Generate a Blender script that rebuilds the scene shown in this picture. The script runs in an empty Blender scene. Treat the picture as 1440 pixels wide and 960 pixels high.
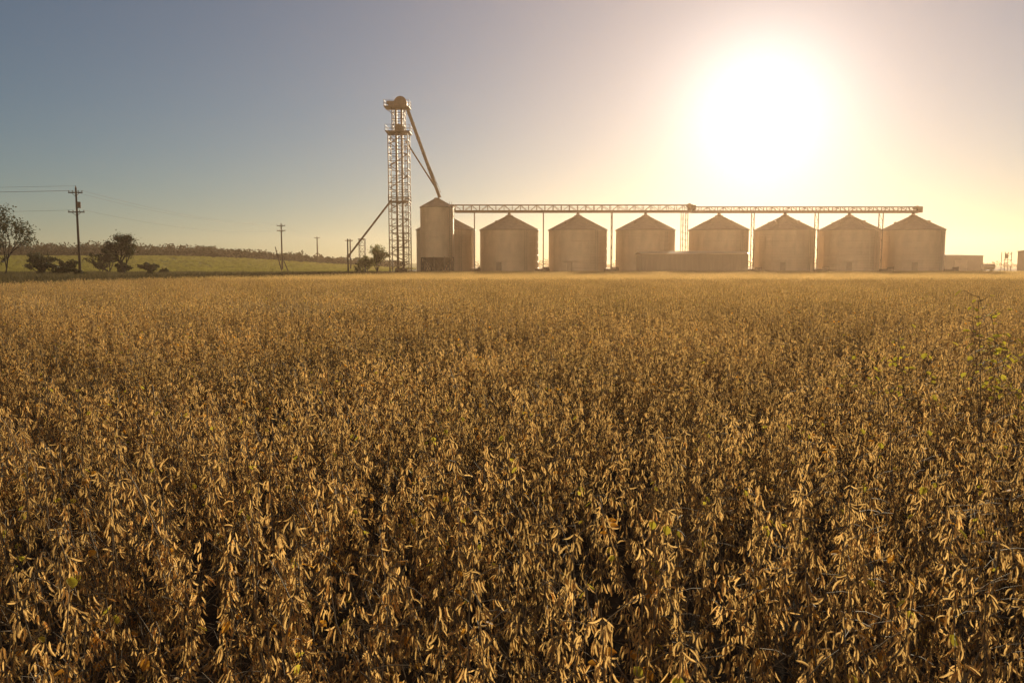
import bpy, math, random
import numpy as np
from mathutils import Vector, Matrix

scene = bpy.context.scene
COL = scene.collection
R = random.Random(7)
pi = math.pi

# ------------------------------------------------------------------ materials
def nodes_of(m):
    m.use_nodes = True
    nt = m.node_tree
    nt.nodes.clear()
    return nt, nt.nodes, nt.links

def make_mat(name, col, col2=None, rough=0.8, metal=0.0, nscale=3.0, bump=0.0, bscale=20.0,
             trans=0.0, tcol=None, rnd=0.0, sheen=0.0, stretch=None, thr=(0.35, 0.65), spec=0.5):
    m = bpy.data.materials.new(name)
    nt, N, L = nodes_of(m)
    out = N.new('ShaderNodeOutputMaterial')
    b = N.new('ShaderNodeBsdfPrincipled')
    b.inputs['Roughness'].default_value = rough
    b.inputs['Metallic'].default_value = metal
    b.inputs['Specular IOR Level'].default_value = spec
    if sheen:
        b.inputs['Sheen Weight'].default_value = sheen
        b.inputs['Sheen Roughness'].default_value = 0.4
        b.inputs['Sheen Tint'].default_value = (1.0, 0.85, 0.6, 1)
    col2 = col2 or tuple(c * 0.7 for c in col)
    tc = N.new('ShaderNodeTexCoord')
    mp = N.new('ShaderNodeMapping')
    if stretch:
        mp.inputs['Scale'].default_value = stretch
    L.new(tc.outputs['Object'], mp.inputs['Vector'])
    nz = N.new('ShaderNodeTexNoise')
    nz.inputs['Scale'].default_value = nscale
    nz.inputs['Detail'].default_value = 6
    nz.inputs['Roughness'].default_value = 0.6
    L.new(mp.outputs['Vector'], nz.inputs['Vector'])
    cr = N.new('ShaderNodeValToRGB')
    cr.color_ramp.elements[0].position = thr[0]
    cr.color_ramp.elements[1].position = thr[1]
    cr.color_ramp.elements[0].color = (*col2, 1)
    cr.color_ramp.elements[1].color = (*col, 1)
    L.new(nz.outputs['Fac'], cr.inputs['Fac'])
    csock = cr.outputs['Color']
    if rnd:
        oi = N.new('ShaderNodeObjectInfo')
        mr = N.new('ShaderNodeMapRange')
        mr.inputs['To Min'].default_value = 1 - rnd
        mr.inputs['To Max'].default_value = 1 + rnd
        L.new(oi.outputs['Random'], mr.inputs['Value'])
        hs = N.new('ShaderNodeHueSaturation')
        L.new(mr.outputs['Result'], hs.inputs['Value'])
        L.new(csock, hs.inputs['Color'])
        csock = hs.outputs['Color']
    L.new(csock, b.inputs['Base Color'])
    if bump:
        n2 = N.new('ShaderNodeTexNoise')
        n2.inputs['Scale'].default_value = bscale
        n2.inputs['Detail'].default_value = 4
        L.new(tc.outputs['Object'], n2.inputs['Vector'])
        bp = N.new('ShaderNodeBump')
        bp.inputs['Strength'].default_value = bump
        L.new(n2.outputs['Fac'], bp.inputs['Height'])
        L.new(bp.outputs['Normal'], b.inputs['Normal'])
    if trans:
        t = N.new('ShaderNodeBsdfTranslucent')
        if tcol:
            mx = N.new('ShaderNodeMix'); mx.data_type = 'RGBA'; mx.blend_type = 'MULTIPLY'
            mx.inputs[0].default_value = 1.0
            L.new(csock, mx.inputs[6])
            mx.inputs[7].default_value = (*tcol, 1)
            L.new(mx.outputs[2], t.inputs['Color'])
        else:
            L.new(csock, t.inputs['Color'])
        ms = N.new('ShaderNodeMixShader')
        ms.inputs[0].default_value = trans
        L.new(b.outputs[0], ms.inputs[1]); L.new(t.outputs[0], ms.inputs[2])
        L.new(ms.outputs[0], out.inputs['Surface'])
    else:
        L.new(b.outputs[0], out.inputs['Surface'])
    return m

M_pod = make_mat('dry_pod', (0.56, 0.435, 0.235), (0.30, 0.218, 0.105), rough=0.65, nscale=26, trans=0.68,
                 tcol=(1.76, 1.48, 1.00), rnd=0.24, sheen=0.1, spec=0.25)
M_stem = make_mat('dry_stem', (0.22, 0.155, 0.085), (0.13, 0.088, 0.047), rough=0.7, nscale=30, rnd=0.25)
M_leafd = make_mat('withered_leaf', (0.90, 0.46, 0.05), (0.66, 0.27, 0.03), rough=0.6, nscale=30, trans=0.6, rnd=0.3)
M_leafy = make_mat('yellow_green_leaf', (0.82, 0.66, 0.07), (0.58, 0.50, 0.05), rough=0.6, nscale=20, trans=0.6, rnd=0.2)
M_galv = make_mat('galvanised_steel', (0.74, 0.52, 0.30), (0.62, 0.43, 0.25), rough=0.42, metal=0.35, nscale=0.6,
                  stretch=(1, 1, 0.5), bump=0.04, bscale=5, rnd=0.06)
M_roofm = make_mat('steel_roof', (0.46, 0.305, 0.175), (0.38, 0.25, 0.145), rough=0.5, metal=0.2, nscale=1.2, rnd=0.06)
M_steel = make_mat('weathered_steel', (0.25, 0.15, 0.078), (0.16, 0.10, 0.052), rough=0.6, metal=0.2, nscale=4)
M_dark = make_mat('dark_steel', (0.18, 0.11, 0.066), (0.11, 0.072, 0.045), rough=0.65, nscale=4)
M_conc = make_mat('concrete', (0.40, 0.37, 0.32), (0.30, 0.27, 0.23), rough=0.9, nscale=2, bump=0.1)
M_wood = make_mat('pole_wood', (0.08, 0.055, 0.04), (0.05, 0.035, 0.025), rough=0.9, nscale=5, stretch=(4, 4, 0.4), bump=0.2)
M_wire = make_mat('wire', (0.16, 0.14, 0.12), rough=0.5, metal=0.4)
M_bark = make_mat('bark', (0.07, 0.05, 0.035), (0.035, 0.026, 0.018), rough=0.95, nscale=8, bump=0.3)
M_foliage = make_mat('foliage_dark', (0.07, 0.068, 0.02), (0.035, 0.036, 0.013), rough=0.6, nscale=0.9, trans=0.35,
                     tcol=(1, 1, 0.5), rnd=0.2)
M_foliage2 = make_mat('foliage_light', (0.32, 0.29, 0.06), (0.16, 0.15, 0.032), rough=0.6, nscale=0.9, trans=0.5, rnd=0.2)
M_wood_far = make_mat('far_foliage', (0.045, 0.043, 0.015), (0.026, 0.026, 0.010), rough=0.8, nscale=0.06, trans=0.25)
M_drygrass = make_mat('dry_grass', (0.19, 0.14, 0.055), (0.10, 0.078, 0.028), rough=0.8, nscale=6, trans=0.4, rnd=0.35)
M_greengrass = make_mat('pasture_grass', (0.38, 0.32, 0.06), (0.25, 0.21, 0.04), rough=0.8, nscale=6, trans=0.55, rnd=0.3)
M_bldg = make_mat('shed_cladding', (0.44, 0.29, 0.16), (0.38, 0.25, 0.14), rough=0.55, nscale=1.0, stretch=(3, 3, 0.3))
M_bldg2 = make_mat('brown_cladding', (0.24, 0.15, 0.09), (0.20, 0.125, 0.075), rough=0.7, nscale=1.0)
M_gravel = make_mat('gravel', (0.56, 0.46, 0.34), (0.44, 0.36, 0.26), rough=0.95, nscale=6, bump=0.3, bscale=30)

def ground_mat():
    m = bpy.data.materials.new('ground_soil_and_grass')
    nt, N, L = nodes_of(m)
    out = N.new('ShaderNodeOutputMaterial')
    b = N.new('ShaderNodeBsdfPrincipled')
    b.inputs['Roughness'].default_value = 0.95
    b.inputs['Specular IOR Level'].default_value = 0.2
    g = N.new('ShaderNodeNewGeometry')
    sp = N.new('ShaderNodeSeparateXYZ'); L.new(g.outputs['Position'], sp.inputs[0])
    def noise(scale, det=6):
        n = N.new('ShaderNodeTexNoise'); n.inputs['Scale'].default_value = scale
        n.inputs['Detail'].default_value = det
        L.new(g.outputs['Position'], n.inputs['Vector']); return n
    def ramp(sock, p0, c0, p1, c1):
        c = N.new('ShaderNodeValToRGB')
        c.color_ramp.elements[0].position = p0; c.color_ramp.elements[1].position = p1
        c.color_ramp.elements[0].color = (*c0, 1); c.color_ramp.elements[1].color = (*c1, 1)
        L.new(sock, c.inputs['Fac']); return c
    def math_(op, a, bb):
        n = N.new('ShaderNodeMath'); n.operation = op
        for i, v in enumerate((a, bb)):
            if isinstance(v, (int, float)): n.inputs[i].default_value = v
            else: L.new(v, n.inputs[i])
        return n.outputs[0]
    soil = ramp(noise(9).outputs['Fac'], 0.35, (0.030, 0.019, 0.010), 0.7, (0.09, 0.058, 0.030))
    grass = ramp(noise(0.12, 8).outputs['Fac'], 0.35, (0.22, 0.195, 0.035), 0.65, (0.38, 0.32, 0.07))
    dry = ramp(noise(0.35, 8).outputs['Fac'], 0.35, (0.07, 0.052, 0.022), 0.65, (0.16, 0.115, 0.052))
    wob = math_('MULTIPLY', math_('SUBTRACT', noise(0.05, 3).outputs['Fac'], 0.5), 30.0)
    yy = math_('ADD', sp.outputs['Y'], wob)
    mr = N.new('ShaderNodeMapRange'); mr.inputs['From Min'].default_value = 158; mr.inputs['From Max'].default_value = 176
    L.new(yy, mr.inputs['Value'])
    mx = N.new('ShaderNodeMapRange'); mx.inputs['From Min'].default_value = -28; mx.inputs['From Max'].default_value = -40
    L.new(sp.outputs['X'], mx.inputs['Value'])
    gf = math_('MULTIPLY', mr.outputs[0], mx.outputs[0])
    m1 = N.new('ShaderNodeMix'); m1.data_type = 'RGBA'
    L.new(gf, m1.inputs[0]); L.new(dry.outputs[0], m1.inputs[6]); L.new(grass.outputs[0], m1.inputs[7])
    f1 = N.new('ShaderNodeMapRange'); f1.inputs['From Min'].default_value = 141; f1.inputs['From Max'].default_value = 137
    L.new(sp.outputs['Y'], f1.inputs['Value'])
    f2 = N.new('ShaderNodeMapRange'); f2.inputs['From Min'].default_value = -27; f2.inputs['From Max'].default_value = -25
    L.new(sp.outputs['X'], f2.inputs['Value'])
    ff = math_('MULTIPLY', f1.outputs[0], f2.outputs[0])
    m2 = N.new('ShaderNodeMix'); m2.data_type = 'RGBA'
    L.new(ff, m2.inputs[0]); L.new(m1.outputs[2], m2.inputs[6]); L.new(soil.outputs[0], m2.inputs[7])
    L.new(m2.outputs[2], b.inputs['Base Color'])
    bp = N.new('ShaderNodeBump'); bp.inputs['Strength'].default_value = 0.6; bp.inputs['Distance'].default_value = 0.2
    L.new(noise(3.0, 8).outputs['Fac'], bp.inputs['Height'])
    L.new(bp.outputs['Normal'], b.inputs['Normal'])
    L.new(b.outputs[0], out.inputs['Surface'])
    return m
M_ground = ground_mat()

# ------------------------------------------------------------------ mesh builder
class MB:
    def __init__(self):
        self.v = []; self.f = []; self.m = []
    def add(self, vs, fs, mat=0):
        o = len(self.v)
        self.v.extend([tuple(p) for p in vs])
        self.f.extend([tuple(i + o for i in f) for f in fs])
        self.m.extend([mat] * len(fs))
    def box(self, c, s, mat=0, rot=0.0):
        x, y, z = (s[0] / 2, s[1] / 2, s[2] / 2)
        vs = []
        for sx, sy, sz in ((-1,-1,-1),(1,-1,-1),(1,1,-1),(-1,1,-1),(-1,-1,1),(1,-1,1),(1,1,1),(-1,1,1)):
            px, py = sx * x, sy * y
            vs.append((c[0] + px * math.cos(rot) - py * math.sin(rot), c[1] + px * math.sin(rot) + py * math.cos(rot), c[2] + sz * z))
        self.add(vs, [(0,3,2,1),(4,5,6,7),(0,1,5,4),(1,2,6,5),(2,3,7,6),(3,0,4,7)], mat)
    def beam(self, p0, p1, w, d=None, mat=0):
        d = d or w
        p0 = Vector(p0); p1 = Vector(p1); a = (p1 - p0).normalized()
        up = Vector((0, 0, 1)) if abs(a.z) < 0.9 else Vector((0, 1, 0))
        s = a.cross(up).normalized(); u = s.cross(a)
        vs = []
        for p in (p0, p1):
            for i, j in ((-1,-1),(1,-1),(1,1),(-1,1)):
                vs.append(p + s * (i * w / 2) + u * (j * d / 2))
        self.add(vs, [(0,3,2,1),(4,5,6,7),(0,1,5,4),(1,2,6,5),(2,3,7,6),(3,0,4,7)], mat)
    def path(self, pts, rs, n=6, mat=0, cap=True):
        pts = [Vector(p) for p in pts]; vs = []; fs = []
        for i, p in enumerate(pts):
            a = (pts[min(i + 1, len(pts) - 1)] - pts[max(i - 1, 0)]).normalized()
            up = Vector((0, 0, 1)) if abs(a.z) < 0.9 else Vector((0, 1, 0))
            s = a.cross(up).normalized(); u = s.cross(a)
            r = rs[i] if hasattr(rs, '__len__') else rs
            for k in range(n):
                t = 2 * pi * k / n
                vs.append(p + s * (r * math.cos(t)) + u * (r * math.sin(t)))
        for i in range(len(pts) - 1):
            for k in range(n):
                k2 = (k + 1) % n
                fs.append((i * n + k, i * n + k2, (i + 1) * n + k2, (i + 1) * n + k))
        if cap:
            fs.append(tuple(range(n))[::-1]); fs.append(tuple((len(pts) - 1) * n + k for k in range(n)))
        self.add(vs, fs, mat)
    def lathe(self, prof, n=48, c=(0, 0, 0), mat=0, a0=0.0):
        vs = []; fs = []
        for r, z in prof:
            for k in range(n):
                t = 2 * pi * k / n + a0
                vs.append((c[0] + r * math.cos(t), c[1] + r * math.sin(t), c[2] + z))
        for i in range(len(prof) - 1):
            for k in range(n):
                k2 = (k + 1) % n
                fs.append((i * n + k, i * n + k2, (i + 1) * n + k2, (i + 1) * n + k))
        self.add(vs, fs, mat)
    def obj(self, name, mats, parent=None, smooth=False, loc=(0, 0, 0)):
        me = bpy.data.meshes.new(name)
        me.from_pydata(self.v, [], self.f)
        for mm in (mats if isinstance(mats, (list, tuple)) else [mats]):
            me.materials.append(mm)
        me.polygons.foreach_set('material_index', self.m)
        me.polygons.foreach_set('use_smooth', [smooth] * len(self.f))
        me.update()
        o = bpy.data.objects.new(name, me)
        COL.objects.link(o)
        o.location = loc
        if parent: o.parent = parent
        return o

def thing(name, label, cat, loc=(0, 0, 0), group=None, rz=0.0):
    e = bpy.data.objects.new(name, None)
    e.empty_display_size = 0.3
    COL.objects.link(e)
    e.location = loc; e.rotation_euler[2] = rz
    e['label'] = label; e['category'] = cat
    if group: e['group'] = group
    return e

def copy_thing(src, loc, rz=0.0, sc=1.0, label=None):
    n = src.copy(); COL.objects.link(n)
    n.location = loc; n.rotation_euler[2] = rz; n.scale = (sc, sc, sc)
    if label: n['label'] = label
    def rec(a, b):
        for ch in list(a.children):
            c = ch.copy(); COL.objects.link(c); c.parent = b
            rec(ch, c)
    rec(src, n)
    return n

def arr_mesh(name, V, F, MI, mats, smooth=True):
    me = bpy.data.meshes.new(name)
    me.from_pydata(V.tolist() if hasattr(V, 'tolist') else V, [], F)
    for mm in mats: me.materials.append(mm)
    me.polygons.foreach_set('material_index', MI)
    me.polygons.foreach_set('use_smooth', [smooth] * len(F))
    me.update()
    return me

# ------------------------------------------------------------------ soybean plants
def pod_template(lod):
    """dry pod husk: a thin curved shell so low sun shines through its wall"""
    if lod == 0:
        ts = [0, .10, .24, .36, .48, .60, .72, .86, .95, 1.0]; rr = [.12, .55, .95, .78, 1.0, .80, .98, .62, .25, .03]; n = 5
    elif lod == 1:
        ts = [0, .2, .6, .88, 1.0]; rr = [.15, .85, 1.0, .55, .03]; n = 3
    else:
        ts = [0, .45, 1.0]; rr = [.25, 1.0, .08]; n = 2
    V = []; F = []
    for t, r in zip(ts, rr):
        cx = 0.12 * math.sin(pi * t)
        for k in range(n):
            a = math.radians(-115 + 230 * k / (n - 1)) if n > 2 else (-pi / 2 if k == 0 else pi / 2)
            V.append((r * 0.086 * math.sin(a) + cx, r * 0.078 * math.cos(a), t))
    for i in range(len(ts) - 1):
        for k in range(n - 1):
            F.append((i * n + k, i * n + k + 1, (i + 1) * n + k + 1, (i + 1) * n + k))
    return np.array(V), F

PT = [pod_template(i) for i in range(3)]

def place_pods(lod, P, D, S, rng):
    T, F = PT[lod]
    n = len(P)
    ref = rng.normal(size=(n, 3))
    X = np.cross(D, ref); X /= np.linalg.norm(X, axis=1)[:, None]
    Y = np.cross(D, X)
    V = (P[:, None, :] + S[:, None, None] * (T[None, :, 0:1] * X[:, None, :] + T[None, :, 1:2] * Y[:, None, :] + T[None, :, 2:3] * D[:, None, :]))
    V = V.reshape(-1, 3)
    k = len(T)
    FF = []
    for i in range(n):
        o = i * k
        FF.extend([tuple(a + o for a in f) for f in F])
    return V, FF

def plant_data(rng, lod=0, H=None, fat=1.0, off=(0, 0), leafp=0.3, density=1.0):
    H = H or rng.uniform(0.78, 1.0)
    stem = MB(); leaf = MB()
    P = []; D = []; S = []
    lean = rng.normal(0, 0.13, 2)
    ox, oy = off
    def curve(base, end, bow, n):
        pts = []
        for i in range(n + 1):
            t = i / n
            p = base * (1 - t) + end * t
            p = p + bow * math.sin(pi * t) 
            pts.append(p)
        return pts
    paths = []
    base = np.array([ox, oy, 0.0])
    top = np.array([ox + lean[0], oy + lean[1], H])
    bow = np.array([rng.normal(0, .035), rng.normal(0, .035), 0])
    main = curve(base, top, bow, 8)
    paths.append((main, 0.25, 0.0042))
    nb = int(rng.integers(3, 6))
    for _ in range(nb):
        t0 = rng.uniform(0.10, 0.6)
        b0 = base * (1 - t0) + top * t0 + bow * math.sin(pi * t0)
        a = rng.uniform(0, 2 * pi); rad = rng.uniform(0.10, 0.30)
        e = np.array([b0[0] + rad * math.cos(a), b0[1] + rad * math.sin(a), H * rng.uniform(0.68, 1.0)])
        bw = np.array([math.cos(a), math.sin(a), -0.3]) * rng.uniform(0.01, 0.06)
        paths.append((curve(b0, e, bw, 6), 0.15, 0.003))
    for pts, start, r in paths:
        n = len(pts) - 1
        if lod < 2:
            stem.path(pts, [r * (1 - 0.65 * i / n) * (1.0 if lod == 0 else 1.6) for i in range(n + 1)], n=4 if lod == 0 else 3, cap=False)
        L = sum(np.linalg.norm(pts[i + 1] - pts[i]) for i in range(n))
        step = (0.029 if lod < 2 else 0.070) / density
        k = max(3, int(L * (1 - start) / step))
        for j in range(k):
            t = start + (1 - start) * (j + rng.uniform(0.2, 0.8)) / k
            fi = t * n; i = min(int(fi), n - 1); u = fi - i
            p = pts[i] * (1 - u) + pts[i + 1] * u
            a0 = rng.uniform(0, 2 * pi)
            if lod == 0 and rng.random() < 0.4:
                q = p + np.array([math.cos(a0) * .09, math.sin(a0) * .09, rng.uniform(-.01, .10)])
                stem.path([p, (p + q) / 2 + np.array([0, 0, .006]), q], [.0014, .0011, .0008], n=3, cap=False)
            for _ in range(int(rng.integers(2, 5)) if lod < 2 else 2):
                a = a0 + rng.normal(0, 0.8)
                tilt = abs(rng.normal(0.38, 0.25))
                if rng.random() < 0.06: tilt += 0.8
                d = np.array([math.sin(tilt) * math.cos(a), math.sin(tilt) * math.sin(a), -math.cos(tilt)])
                q = p + np.array([math.cos(a), math.sin(a), 0]) * rng.uniform(0.002, 0.022)
                P.append(q); D.append(d); S.append(rng.uniform(0.023, 0.040) * fat)
            if lod < 2 and rng.random() < leafp * 0.16:
                leaf_blade(leaf, p, a0, rng.uniform(0.016, 0.034) * (1 if lod == 0 else 1.2), rng, 0 if rng.random() < .75 else 1)
    tp = paths[0][0][-1]
    for _ in range(2):
        a = rng.uniform(0, 2 * pi); tilt = rng.uniform(0.6, 1.6)
        P.append(tp); D.append(np.array([math.sin(tilt) * math.cos(a), math.sin(tilt) * math.sin(a), -math.cos(tilt)])); S.append(0.030 * fat)
    V, F = place_pods(lod, np.array(P), np.array(D), np.array(S), rng)
    return stem, (V, F), leaf

def leaf_blade(mb, p, a, s, rng, mat=0):
    out = Vector((math.cos(a), math.sin(a), rng.uniform(-0.8, 0.2))).normalized()
    side = out.cross(Vector((0, 0, 1))).normalized()
    side = (side + Vector((0, 0, rng.uniform(-.5, .5)))).normalized()
    nrm = side.cross(out)
    p = Vector(p)
    vs = []; prof = [0.02, .34, .42, .30, .02]
    for i, w in enumerate(prof):
        t = i / 4
        c = p + out * (s * (0.3 + t)) - nrm * (s * 0.25 * t * t)
        vs += [c - side * (s * w) + nrm * (s * .12), c, c + side * (s * w) + nrm * (s * .10)]
    fs = []
    for i in range(4):
        for k in range(2):
            a_ = i * 3 + k
            fs.append((a_, a_ + 1, a_ + 4, a_ + 3))
    mb.add(vs, fs, mat)

def combined(name, parts_list, lib):
    V = []; F = []; MI = []
    for stem, (pv, pf), leaf in parts_list:
        for vs, fs, mi in ((stem.v, stem.f, [1] * len(stem.f)), (pv.tolist(), pf, [0] * len(pf)), (leaf.v, leaf.f, [2 + q for q in leaf.m])):
            o = len(V); V.extend(vs); F.extend([tuple(i + o for i in f) for f in fs]); MI.extend(mi)
    me = arr_mesh(name, V, F, MI, [M_pod, M_stem, M_leafd, M_leafy])
    o = bpy.data.objects.new(name, me)
    lib.objects.link(o)
    return o

lib = bpy.data.collections.new('crop_library')
near_parts = []
NV = 10
for i in range(NV):
    rng = np.random.default_rng(100 + i)
    pr = plant_data(rng, 0, leafp=0.9 if i % 2 == 0 else 0.0)
    near_parts.append(pr)
    combined('a_plant_%02d' % i, [pr], lib)
def patch(name, seed, n, size, lod, **kw):
    rng = np.random.default_rng(seed); L_ = []
    for gx in range(n):
        for gy in range(n):
            off = (size * ((gx + rng.uniform(0, 1)) / n - .5), size * ((gy + rng.uniform(0, 1)) / n - .5))
            L_.append(plant_data(rng, lod, off=off, **kw))
    combined(name, L_, lib)
NN = 5
for i in range(NN): patch('b_patch_%02d' % i, 200 + i, 4, 1.0, 0, leafp=0.6)
NM = 4
for i in range(NM): patch('c_patch_%02d' % i, 300 + i, 4, 1.0, 1, fat=1.05, leafp=0.5, density=0.85)
NF = 3
for i in range(NF): patch('d_patch_%02d' % i, 500 + i, 11, 3.0, 2, fat=1.6, density=0.75)

def inside_field(x, y):
    if y > 137: return False
    if y < 65: lx = -24
    elif y < 84: lx = -24 + (y - 65) / 19 * 7.5
    else: lx = -16.5 + (y - 84) / 53 * 3.0
    return x > lx

pts = []
near = []
sp_ = 0.225
CAMX, CAMY, CAMZ = 0.0, 0.0, 1.7
YN = 5.2
y = -0.6
while y < YN:
    hw = 0.74 * max(y, 0) + 1.8
    x = -hw + R.uniform(0, .22)
    while x < hw:
        px = x + R.uniform(-.18, .18); py = y + R.uniform(-.18, .18)
        if math.hypot(px, py) > 0.62:
            near.append((px, py))
        x += sp_
    y += sp_
near.sort(key=lambda p: math.hypot(p[0], p[1]))
def in_view(p): return p[1] > 1.2 and abs(p[0]) < 0.68 * p[1] + 0.1
vis = [p for p in near if in_view(p)]
indiv = vis[:300]
sset = set(indiv)
for p in near:
    if p not in sset:
        pts.append((p[0], p[1], R.uniform(0, 2 * pi), R.uniform(.92, 1.06), R.randrange(NV)))
y = YN + .45
while y < 50:
    hw = 0.74 * y + 2.5
    x = -hw + R.uniform(0, .6)
    lo = y > 15
    while x < hw:
        if inside_field(x, y):
            idx = NV + NN + R.randrange(NM) if lo else NV + R.randrange(NN)
            pts.append((x + R.uniform(-.14, .14), y + R.uniform(-.14, .14), R.randrange(4) * pi / 2 + R.uniform(-.35, .35), R.uniform(.94, 1.06), idx))
        x += 0.90
    y += 0.90
y = 51.3
while y < 136:
    hw = 0.74 * y + 5
    x = -hw
    while x < hw:
        if inside_field(x - 1, y):
            pts.append((x + R.uniform(-.3, .3), y + R.uniform(-.3, .3), R.randrange(4) * pi / 2 + R.uniform(-.2, .2), R.uniform(.92, 1.06), NV + NN + NM + R.randrange(NF)))
        x += 2.75
    y += 2.75

def instancer(name, pts, collection, label_kind='stuff'):
    me = bpy.data.meshes.new(name)
    me.from_pydata([(p[0], p[1], p[5] if len(p) > 5 else 0.0) for p in pts], [], [])
    for an, ty, k in (('rz', 'FLOAT', 2), ('sc', 'FLOAT', 3), ('idx', 'INT', 4)):
        a = me.attributes.new(an, ty, 'POINT')
        a.data.foreach_set('value', [p[k] for p in pts])
    o = bpy.data.objects.new(name, me); COL.objects.link(o)
    ng = bpy.data.node_groups.new(name + '_nodes', 'GeometryNodeTree')
    ng.interface.new_socket('Geometry', in_out='INPUT', socket_type='NodeSocketGeometry')
    ng.interface.new_socket('Geometry', in_out='OUTPUT', socket_type='NodeSocketGeometry')
    N = ng.nodes; L = ng.links
    gi = N.new('NodeGroupInput'); go = N.new('NodeGroupOutput')
    m2p = N.new('GeometryNodeMeshToPoints')
    ci = N.new('GeometryNodeCollectionInfo'); ci.inputs['Collection'].default_value = collection
    ci.inputs['Separate Children'].default_value = True
    ci.inputs['Reset Children'].default_value = True
    iop = N.new('GeometryNodeInstanceOnPoints'); iop.inputs['Pick Instance'].default_value = True
    def named(n, t):
        a = N.new('GeometryNodeInputNamedAttribute'); a.data_type = t; a.inputs['Name'].default_value = n
        return a.outputs['Attribute']
    cx = N.new('ShaderNodeCombineXYZ'); L.new(named('rz', 'FLOAT'), cx.inputs['Z'])
    L.new(gi.outputs[0], m2p.inputs['Mesh'])
    L.new(m2p.outputs[0], iop.inputs['Points'])
    L.new(ci.outputs[0], iop.inputs['Instance'])
    L.new(named('idx', 'INT'), iop.inputs['Instance Index'])
    L.new(cx.outputs[0], iop.inputs['Rotation'])
    sc = N.new('ShaderNodeCombineXYZ')
    s_ = named('sc', 'FLOAT')
    for k in 'XYZ': L.new(s_, sc.inputs[k])
    L.new(sc.outputs[0], iop.inputs['Scale'])
    L.new(iop.outputs[0], go.inputs[0])
    md = o.modifiers.new('scatter', 'NODES'); md.node_group = ng
    o['kind'] = label_kind
    return o

crop = instancer('soybean_crop', pts, lib)
crop['label'] = 'dense ripe brown soybean crop covering the flat field'
crop['category'] = 'crop'

protos = []
for i, (stem, (pv, pf), leaf) in enumerate(near_parts):
    e = thing('soybean_plant', 'dry ripe soybean plant hung with tan seed pods', 'soybean plant', group='ripe soybean plants in the field')
    stem.obj('stem', M_stem, e, smooth=True)
    me = arr_mesh('seed_pods', pv, pf, [0] * len(pf), [M_pod])
    o = bpy.data.objects.new('seed_pods', me); COL.objects.link(o); o.parent = e
    if leaf.v:
        e['label'] = 'dry soybean plant with tan pods and few withered orange leaves'
        leaf.obj('withered_leaves', [M_leafd, M_leafy], e, smooth=True)
    protos.append(e)
for k, p in enumerate(indiv):
    rz = R.uniform(0, 2 * pi); sc = R.uniform(.92, 1.06)
    if k < NV:
        e = protos[k]; e.location = (p[0], p[1], 0); e.rotation_euler[2] = rz; e.scale = (sc, sc, sc)
    else:
        copy_thing(protos[R.randrange(NV)], (p[0], p[1], 0), rz, sc)

# ------------------------------------------------------------------ terrain
def sstep(t):
    t = max(0.0, min(1.0, t)); return t * t * (3 - 2 * t)
def terr(x, y):
    return 5.2 * sstep((-x - 12) / 120.0) * sstep((y - 165) / 140.0)
xs = sorted(set([-4000, -2500, -1500, -900, -600] + list(range(-450, 201, 10)) + [300, 450, 700, 1100, 1800, 2800, 4000]))
ys = sorted(set([-400, -150, -50] + list(range(0, 460, 10)) + [520, 650, 850, 1200, 1800, 2800, 4500]))
V = [(x, y, terr(x, y)) for y in ys for x in xs]
nx = len(xs)
F = [(j * nx + i, j * nx + i + 1, (j + 1) * nx + i + 1, (j + 1) * nx + i) for j in range(len(ys) - 1) for i in range(nx - 1)]
gme = arr_mesh('ground', V, F, [0] * len(F), [M_ground])
g = bpy.data.objects.new('ground', gme); COL.objects.link(g); g['kind'] = 'structure'

mb = MB()
road = [(-190, 150), (-120, 153), (-80, 154), (-52, 152), (-36, 147), (-28, 142)]
vs = []; fs = []
for i, (x, y) in enumerate(road):
    w = 3.2
    vs += [(x, y - w, 0.004), (x, y + w, 0.004)]
    if i: fs.append((2 * i - 2, 2 * i, 2 * i + 1, 2 * i - 1))
mb.add(vs, fs)
o = mb.obj('gravel_road', M_gravel); o['kind'] = 'structure'
mb = MB(); mb.add([(-28, 139, .004), (100, 139, .004), (100, 172, .004), (-28, 172, .004)], [(0, 1, 2, 3)])
o = mb.obj('gravel_yard', M_gravel); o['kind'] = 'structure'

# added haze box veils the distance with sun glare; homogeneous, forward-scattering, around the viewer
hm = bpy.data.materials.new('glare_haze')
nt, N, L = nodes_of(hm)
ho = N.new('ShaderNodeOutputMaterial'); vs_ = N.new('ShaderNodeVolumeScatter')
vs_.inputs['Color'].default_value = (1.0, 0.66, 0.41, 1)
vs_.inputs['Density'].default_value = 0.00056
vs_.inputs['Anisotropy'].default_value = 0.66
L.new(vs_.outputs[0], ho.inputs['Volume'])
mb = MB(); mb.box((0, 350, 13), (2000, 900, 32))
o = mb.obj('glare_haze_box', hm); o['kind'] = 'structure'

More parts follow.
